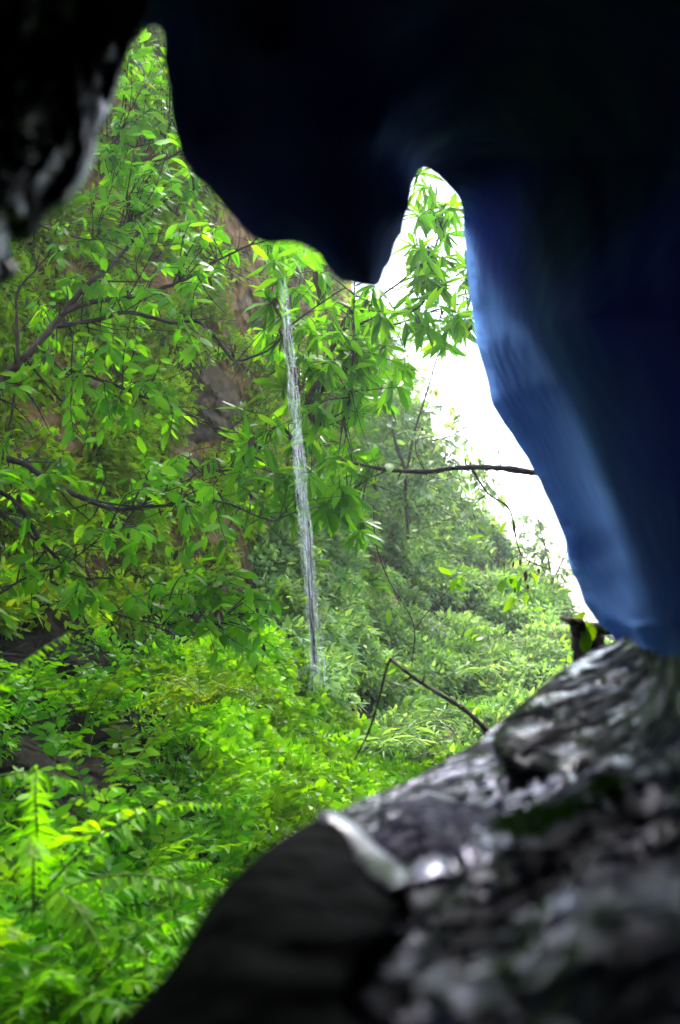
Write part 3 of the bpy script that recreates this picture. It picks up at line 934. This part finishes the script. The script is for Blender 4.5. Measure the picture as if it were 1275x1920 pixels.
tree('leafy_tree', 'oval leaved tree with black branches sagging across the middle left of the bank',
     [([(-60, 820), (0, 855), (50, 873), (100, 905), (150, 927), (210, 947), (270, 947), (330, 937), (362, 908)], 6.2, 6.8, .024, .010),
      ([(320, 938), (415, 945), (500, 980), (555, 965)], 6.7, 7.1, .010, .005),
      ([(180, 940), (250, 948), (290, 930), (350, 905), (400, 890)], 6.5, 6.9, .008, .004),
      ([(-50, 890), (0, 920), (40, 945), (90, 1020), (125, 1060), (165, 1080), (230, 1090)], 6.0, 6.6, .018, .006),
      ([(-40, 935), (0, 955), (75, 1010), (110, 1050)], 6.0, 6.3, .012, .006),
      ([(95, 1090), (200, 1140), (300, 1162), (415, 1140)], 6.2, 6.8, .010, .004),
      ([(-30, 1130), (60, 1080), (130, 1060), (200, 1000)], 6.0, 6.5, .010, .004),
      ([(-40, 1230), (30, 1225), (90, 1230), (150, 1222)], 5.8, 6.2, .010, .004)],
     [([(-30, 850), (300, 820), (430, 850), (480, 1000), (430, 1160), (200, 1130), (-30, 1200)], 95, 5.9, 7.4),
      ([(330, 1050), (480, 1060), (540, 1190), (500, 1290), (420, 1250), (330, 1170)], 30, 6.2, 7.2)],
     'oval', MAT['leaf_oval'], .13, .40, 11, MAT['bark'], dead=.10)

# middle tree with long drooping leaves, trunk behind the water
tree('long_leaved_tree', 'tree with long drooping leaves and a thin dark trunk just behind the falling water',
     [([(575, 760), (620, 660), (665, 600), (720, 560), (800, 500)], 8.2, 8.2, .020, .007),
      ([(570, 850), (520, 800), (470, 860), (430, 880), (395, 882)], 8.2, 7.8, .016, .006),
      ([(560, 720), (530, 640), (500, 560), (490, 480)], 8.2, 7.8, .014, .005),
      ([(640, 650), (740, 610), (820, 580), (880, 560)], 8.2, 8.4, .012, .005),
      ([(665, 520), (664, 640), (662, 740), (650, 800)], 7.4, 7.5, .006, .004),
      ([(800, 500), (825, 430), (815, 380), (800, 330)], 8.2, 8.3, .009, .004),
      ([(590, 960), (640, 930), (700, 900), (740, 880)], 8.2, 8.0, .010, .005)],
     [([(480, 450), (580, 460), (640, 530), (720, 530), (760, 620), (760, 760), (640, 800), (520, 760), (480, 640)], 95, 7.2, 8.8),
      ([(760, 420), (800, 400), (880, 430), (890, 640), (850, 660), (760, 620)], 46, 7.6, 8.8),
      ([(785, 325), (815, 330), (860, 385), (870, 430), (780, 420)], 12, 7.8, 8.6),
      ([(440, 760), (620, 780), (700, 860), (680, 960), (560, 980), (440, 960)], 60, 7.2, 8.6),
      ([(600, 960), (680, 900), (690, 1040), (640, 1010)], 8, 7.4, 8.0)],
     'long', MAT['leaf_long'], .21, .24, 13, MAT['bark'], trunk=([(590, 1240), (584, 1150), (577, 1000), (566, 850), (552, 700), (540, 600)], 10.5, 8.2, .028, .018), whorl=True, dead=.12)

# distant hazy trees on the skyline
tree('slender_tree', 'pale slender tree with wispy leaves against the white sky',
     [([(760, 900), (775, 820), (800, 740), (830, 640)], 17, 17, .028, .012),
      ([(775, 860), (800, 830), (840, 820), (880, 800)], 17, 17, .025, .01),
      ([(768, 900), (740, 820), (735, 740), (760, 690)], 17, 17, .03, .01)],
     [([(700, 700), (800, 680), (850, 760), (900, 850), (960, 960), (900, 1000), (760, 940), (690, 860)], 120, 15.5, 18.5)],
     'dia', MAT['leaf_far'], .19, .42, 14, MAT['bark_warm'], trunk=([(765, 1010), (762, 950), (760, 900)], 17.5, 17, .032, .028), tw=.010)
tree('slender_tree', 'faint leafy sapling in the haze at the right end of the far slope',
     [([(1040, 1130), (1030, 1060), (1012, 990), (1000, 930)], 20, 20, .03, .01),
      ([(1035, 1090), (1060, 1040), (1070, 1000)], 20, 20, .02, .01)],
     [([(940, 980), (1000, 960), (1090, 1080), (1090, 1150), (1000, 1120)], 36, 19, 21)],
     'dia', MAT['leaf_far'], .19, .42, 10, MAT['bark_warm'], trunk=([(1045, 1190), (1042, 1150), (1040, 1130)], 20, 20, .05, .03), tw=.010)

# bare hanging branch from the right wall
def bare(name, label, cat, paths, mat, dead=None, leaf=None):
    p0 = at(*paths[0][0][0], paths[0][1])
    root = thing(name, label, cat, p0)
    for (pp, d0, d1, r0, r1) in paths:
        T = Tubes(8)
        p = px_path(pp, d0, d1)
        T.add(p, r0, r1, .22)
        for _ in range(len(p) // 4):
            i = rng.integers(1, len(p) - 1)
            dv = norm((p[i] - p[i - 1] + rng.normal(0, .04, 3))[None])[0] + rng.normal(0, .5, 3)
            ln = rng.uniform(.02, .13)
            T.add(smooth_path([p[i], p[i] + dv * ln * .5, p[i] + dv * ln + rng.normal(0, .01, 3)], 5), r1 * .7, .0015)
        T.build('branch', mat, root)
    if dead:
        for (x, y, d) in dead:
            D = Leaves('oval')
            D.add(at(x, y, d)[None], -UP + rng.normal(0, .3, 3), rng.normal(0, 1, 3), rng.uniform(.04, .075), rng.uniform(.018, .03))
            D.build('dead_leaf', MAT['leaf_dead'], root)
    if leaf:
        D = Leaves('oval')
        for (x, y, d) in leaf:
            for _ in range(4):
                D.add(at(x + rng.normal(0, 9), y + rng.normal(0, 7), d)[None], rng.normal(0, 1, 3) - UP * .4, UP + rng.normal(0, .4, 3), rng.uniform(.09, .14), rng.uniform(.05, .07))
        D.build('foliage', MAT['leaf_lime'], root)
    return root
dl = [(875 + rng.normal(0, 6), 925, 6.2), (905, 945, 6.2), (920, 975, 6.2), (950, 1000, 6.2), (963, 980, 6.2), (885, 960, 6.2), (935, 1050, 6.2), (945, 1055, 6.2), (962, 1052, 6.2), (975, 1048, 6.2),
      (985, 1070, 6.2), (995, 1050, 6.2), (990, 1095, 6.2), (960, 1080, 6.2), (965, 1100, 6.2), (700, 905, 6.2), (880, 865, 6.2), (935, 825, 6.2), (947, 960, 6.2), (915, 1020, 6.2), (1010, 1065, 6.2)]
bare('bare_branch', 'dark leafless branch reaching level across the white sky with dead leaves hanging from it', 'branch',
     [([(1100, 900), (1000, 886), (930, 877), (860, 877), (800, 884), (740, 882), (690, 874), (640, 862)], 5.6, 6.6, .022, .009),
      ([(884, 878), (915, 925), (955, 955), (970, 1020), (985, 1048), (1030, 1068)], 6.1, 6.2, .008, .003),
      ([(915, 925), (895, 940), (890, 950)], 6.1, 6.2, .005, .003), ([(940, 877), (935, 850), (937, 815)], 6.0, 6.0, .005, .003),
      ([(860, 877), (845, 880), (800, 885), (780, 830), (830, 815)], 6.2, 6.4, .004, .003), ([(875, 878), (872, 860)], 6.2, 6.2, .005, .003)],
     MAT['bark'], dl, [(930, 1000, 6.2), (945, 1080, 6.2), (970, 1110, 6.2), (985, 1070, 6.2), (720, 870, 6.3), (650, 870, 6.3), (860, 1085, 6.2)])
bare('bent_stick', 'bent black stick forming a sharp peak above the crest of the wet rocks', 'stick',
     [([(920, 1385), (905, 1362), (870, 1330), (830, 1305), (790, 1280), (760, 1258), (732, 1236)], 4.3, 4.6, .013, .008),
      ([(732, 1236), (722, 1262), (708, 1320), (690, 1375), (665, 1425)], 4.6, 4.9, .006, .004)], MAT['bark'])
bare('dry_twig', 'thin straight dry twig leaning above the grey rock on the far slope', 'twig',
     [([(775, 1185), (800, 1150), (835, 1112), (872, 1078)], 8.5, 8.6, .005, .003)], MAT['bark_warm'])
bare('hanging_vine', 'thin pale vine hanging down the far slope below the leaning twig', 'vine',
     [([(700, 950), (705, 1020), (730, 1090), (775, 1170), (772, 1250)], 9.5, 10, .007, .005)], MAT['bark_warm'])

# stump at the end of the rock crest
def stump():
    base = at(1100, 1240, 3.9)
    root = thing('tree_stump', 'dark broken stump with a mossy cross piece where the rocks meet the cave wall', 'stump', base)
    T = Tubes(10)
    T.add(px_path([(1098, 1260), (1090, 1225), (1088, 1190), (1083, 1172)], 3.9, 3.9), .040, .034, .1)
    T.build('trunk', MAT['bark'], root)
    T = Tubes(10)
    T.add(px_path([(1125, 1250), (1118, 1210), (1112, 1180)], 3.95, 3.95), .040, .035, .1)
    T.build('trunk', MAT['bark'], root)
    T = Tubes(8)
    T.add(px_path([(1052, 1158), (1075, 1166), (1100, 1175), (1150, 1182)], 3.9, 3.9), .008, .022, .2)
    T.build('branch', MAT['bark_warm'], root)
    D = Leaves('oval')
    for (x, y) in [(1095, 1160), (1110, 1150), (1102, 1165), (1118, 1168), (1095, 1225), (1120, 1160)]:
        D.add(at(x, y, 3.85)[None], rng.normal(0, 1, 3) + UP * .1, UP + rng.normal(0, .5, 3), .09, .05)
    D.build('foliage', MAT['leaf_lime'], root)
stump()

# rocks and earth faces showing through the growth
def slope_rock(outline, d, mat, label, bulge=.12, nm='rock_outcrop', g='rocks in the hillside'):
    lo = np.array(outline, float)
    c = lo.mean(0)
    pts = [tuple(c)] + [tuple(c + (q - c) * 1.15) for q in lo]
    ctrl = [(x, y, float(TD(np.array([x]), np.array([y]))[0]) + (-.55 if d > 12 else .02) + rng.normal(0, .10)) for x, y in pts]
    o = make_rock(nm, outline, ctrl, bulge, .6, mat, label, 'rock', step=9, amp=.34, nscale=2.0, group=g, fine=.10)
    o.data.polygons.foreach_set('use_smooth', np.zeros(len(o.data.polygons), dtype=bool))
slope_rock([(330, 655), (375, 645), (420, 700), (460, 730), (450, 790), (385, 830), (330, 800), (345, 740)], 11.2, MAT['outcrop'], 'grey brown rock face showing through leaves in the middle of the cliff')
slope_rock([(420, 1015), (450, 1010), (485, 1040), (480, 1065), (440, 1050)], 11.9, MAT['outcrop'], 'small brown rock ledge left of the water above the dark growth')
MAT['earth'] = rock_mat('orange_earth', [(0.12, 0.07, 0.03), (0.32, 0.18, 0.08), (0.42, 0.27, 0.14)], .85, 1, .9, 3, .1, .1)
slope_rock([(665, 1115), (700, 1105), (745, 1125), (760, 1160), (720, 1165), (680, 1140)], 14.6, MAT['earth'], 'orange earth ledge above the grey rock on the far slope')
slope_rock([(770, 1160), (800, 1158), (850, 1178), (845, 1195), (800, 1190)], 14.5, MAT['pale'], 'pale grey rock shelf jutting from the far slope beside the twig')
slope_rock([(775, 1050), (800, 1052), (825, 1072), (800, 1080)], 16.0, MAT['pale'], 'small pale rock high on the far slope')
slope_rock([(790, 1360), (830, 1345), (890, 1350), (880, 1400), (820, 1420), (785, 1400)], 12.2, MAT['outcrop'], 'brown earth bank just above the crest of the wet rocks')

for (px, py, d, lab) in [(770, 1380, 10.6, 'plant with pale strap leaves by the brown earth bank'),
                         (830, 1360, 10.8, 'plant with long pale leaves spilling over the brown earth bank'),
                         (730, 1400, 10.2, 'strap leaved plant at the foot of the far slope by the near bank'),
                         (900, 1260, 13.5, 'fern like plant beside the dark hollow on the far slope')]:
    plant('strap_leaved_plant', lab, 'plant', px, py, d, 16, .35, 3, .30, .16, 'long', MAT['leaf_far'], height=.1, droop=.9, spread=.9, lean=(0, -.3, .3), group='strap leaved plants on the far slope')

# ------------------------------------------------------------------ moss on the wet ledge
def moss():
    L = Leaves('dia')
    poly = np.array([(945, 1550), (975, 1530), (1040, 1540), (1090, 1520), (1160, 1532), (1140, 1556), (1060, 1578), (980, 1572)], float)
    m = np.where(inside(SV2, poly) | (dist_poly(SV2, poly) < 9))[0]
    m = m[nz(SVI[m], 14.0, 2, 4.0) > -.12]
    k = 26
    P = np.repeat(SVI[m], k, axis=0)
    n = len(P)
    P = P + rng.normal(0, 1, (n, 3)) * np.array([.010, .03, .003])
    L.add(P, norm(UP * .8 + rvec(n, .7)), rvec(n), rng.uniform(.008, .022, n), .006)
    tag(L.build('moss', MAT['leaf_moss']), 'dark green moss growing on the wet cave floor', 'moss', None, 'stuff')
moss()

# ------------------------------------------------------------------ falling water
def water_mat():
    m, t, out = new_mat('falling_water')
    g = t.nodes.new('ShaderNodeNewGeometry')
    mp = t.nodes.new('ShaderNodeMapping')
    mp.inputs['Scale'].default_value = (90, 90, 5.0)
    t.links.new(g.outputs['Position'], mp.inputs[0])
    no = t.nodes.new('ShaderNodeTexNoise')
    no.inputs['Scale'].default_value = 1.0
    no.inputs['Detail'].default_value = 3.0
    t.links.new(mp.outputs[0], no.inputs['Vector'])
    mr = t.nodes.new('ShaderNodeMapRange')
    mr.inputs[1].default_value, mr.inputs[2].default_value = .35, .7
    mr.inputs[3].default_value, mr.inputs[4].default_value = .06, .28
    t.links.new(no.outputs[0], mr.inputs[0])
    p = t.nodes.new('ShaderNodeBsdfPrincipled')
    p.inputs['Base Color'].default_value = (.93, .95, .97, 1)
    p.inputs['Roughness'].default_value = .25
    tl = t.nodes.new('ShaderNodeBsdfTranslucent')
    tl.inputs[0].default_value = (.97, .98, 1, 1)
    m1 = t.nodes.new('ShaderNodeMixShader')
    m1.inputs[0].default_value = .5
    t.links.new(p.outputs[0], m1.inputs[1]); t.links.new(tl.outputs[0], m1.inputs[2])
    tr = t.nodes.new('ShaderNodeBsdfTransparent')
    mx = t.nodes.new('ShaderNodeMixShader')
    t.links.new(mr.outputs[0], mx.inputs[0])
    t.links.new(tr.outputs[0], mx.inputs[1]); t.links.new(m1.outputs[0], mx.inputs[2])
    t.links.new(mx.outputs[0], out.inputs[0])
    return m
def waterfall():
    T = Tubes(5)
    a0 = at(530, 515, 5.6)
    b0 = at(597, 1270, 5.6)
    for i in range(820):      # separate threads and drops
        u = rng.beta(1.3, 1.15)
        rad = .015 + .010 * u
        an_ = rng.uniform(0, 6.283); off = np.array([math.cos(an_), math.sin(an_)]) * rng.uniform(0, 1) ** .5 * rad * 1.9
        ln = rng.uniform(.02, .13)
        c = a0 + (b0 - a0) * u + np.array([off[0], off[1], 0])
        T.add([c, c - UP * ln * .5, c - UP * ln], .0013, .0007)
    for i in range(120):      # spray where it lands
        c = b0 + np.array([rng.normal(0, .07), rng.normal(0, .07), rng.uniform(-.05, .25)])
        T.add([c, c - UP * .01, c - UP * rng.uniform(.015, .05)], .0012, .0008)
    o = T.build('waterfall', water_mat())
    tag(o, 'thin white stream of falling water', None, None, 'structure')
waterfall()

def haze():
    m, t, out = new_mat('haze')
    v = t.nodes.new('ShaderNodeVolumePrincipled')
    v.inputs['Color'].default_value = (.92, .96, 1.0, 1)
    v.inputs['Density'].default_value = 0.0026
    v.inputs['Anisotropy'].default_value = 0.75
    t.links.new(v.outputs[0], out.inputs['Volume'])
    x0, x1, y0, y1, z0, z1 = -170, 170, -170, 170, -7, 22
    V = np.array([(x, y, z) for x in (x0, x1) for y in (y0, y1) for z in (z0, z1)], float)
    Fc = np.array([(0, 1, 3, 2), (4, 6, 7, 5), (0, 4, 5, 1), (2, 3, 7, 6), (0, 2, 6, 4), (1, 5, 7, 3)])
    o = mesh_obj('haze', V, Fc, m, smooth=False)
    o['kind'] = 'stuff'
haze()
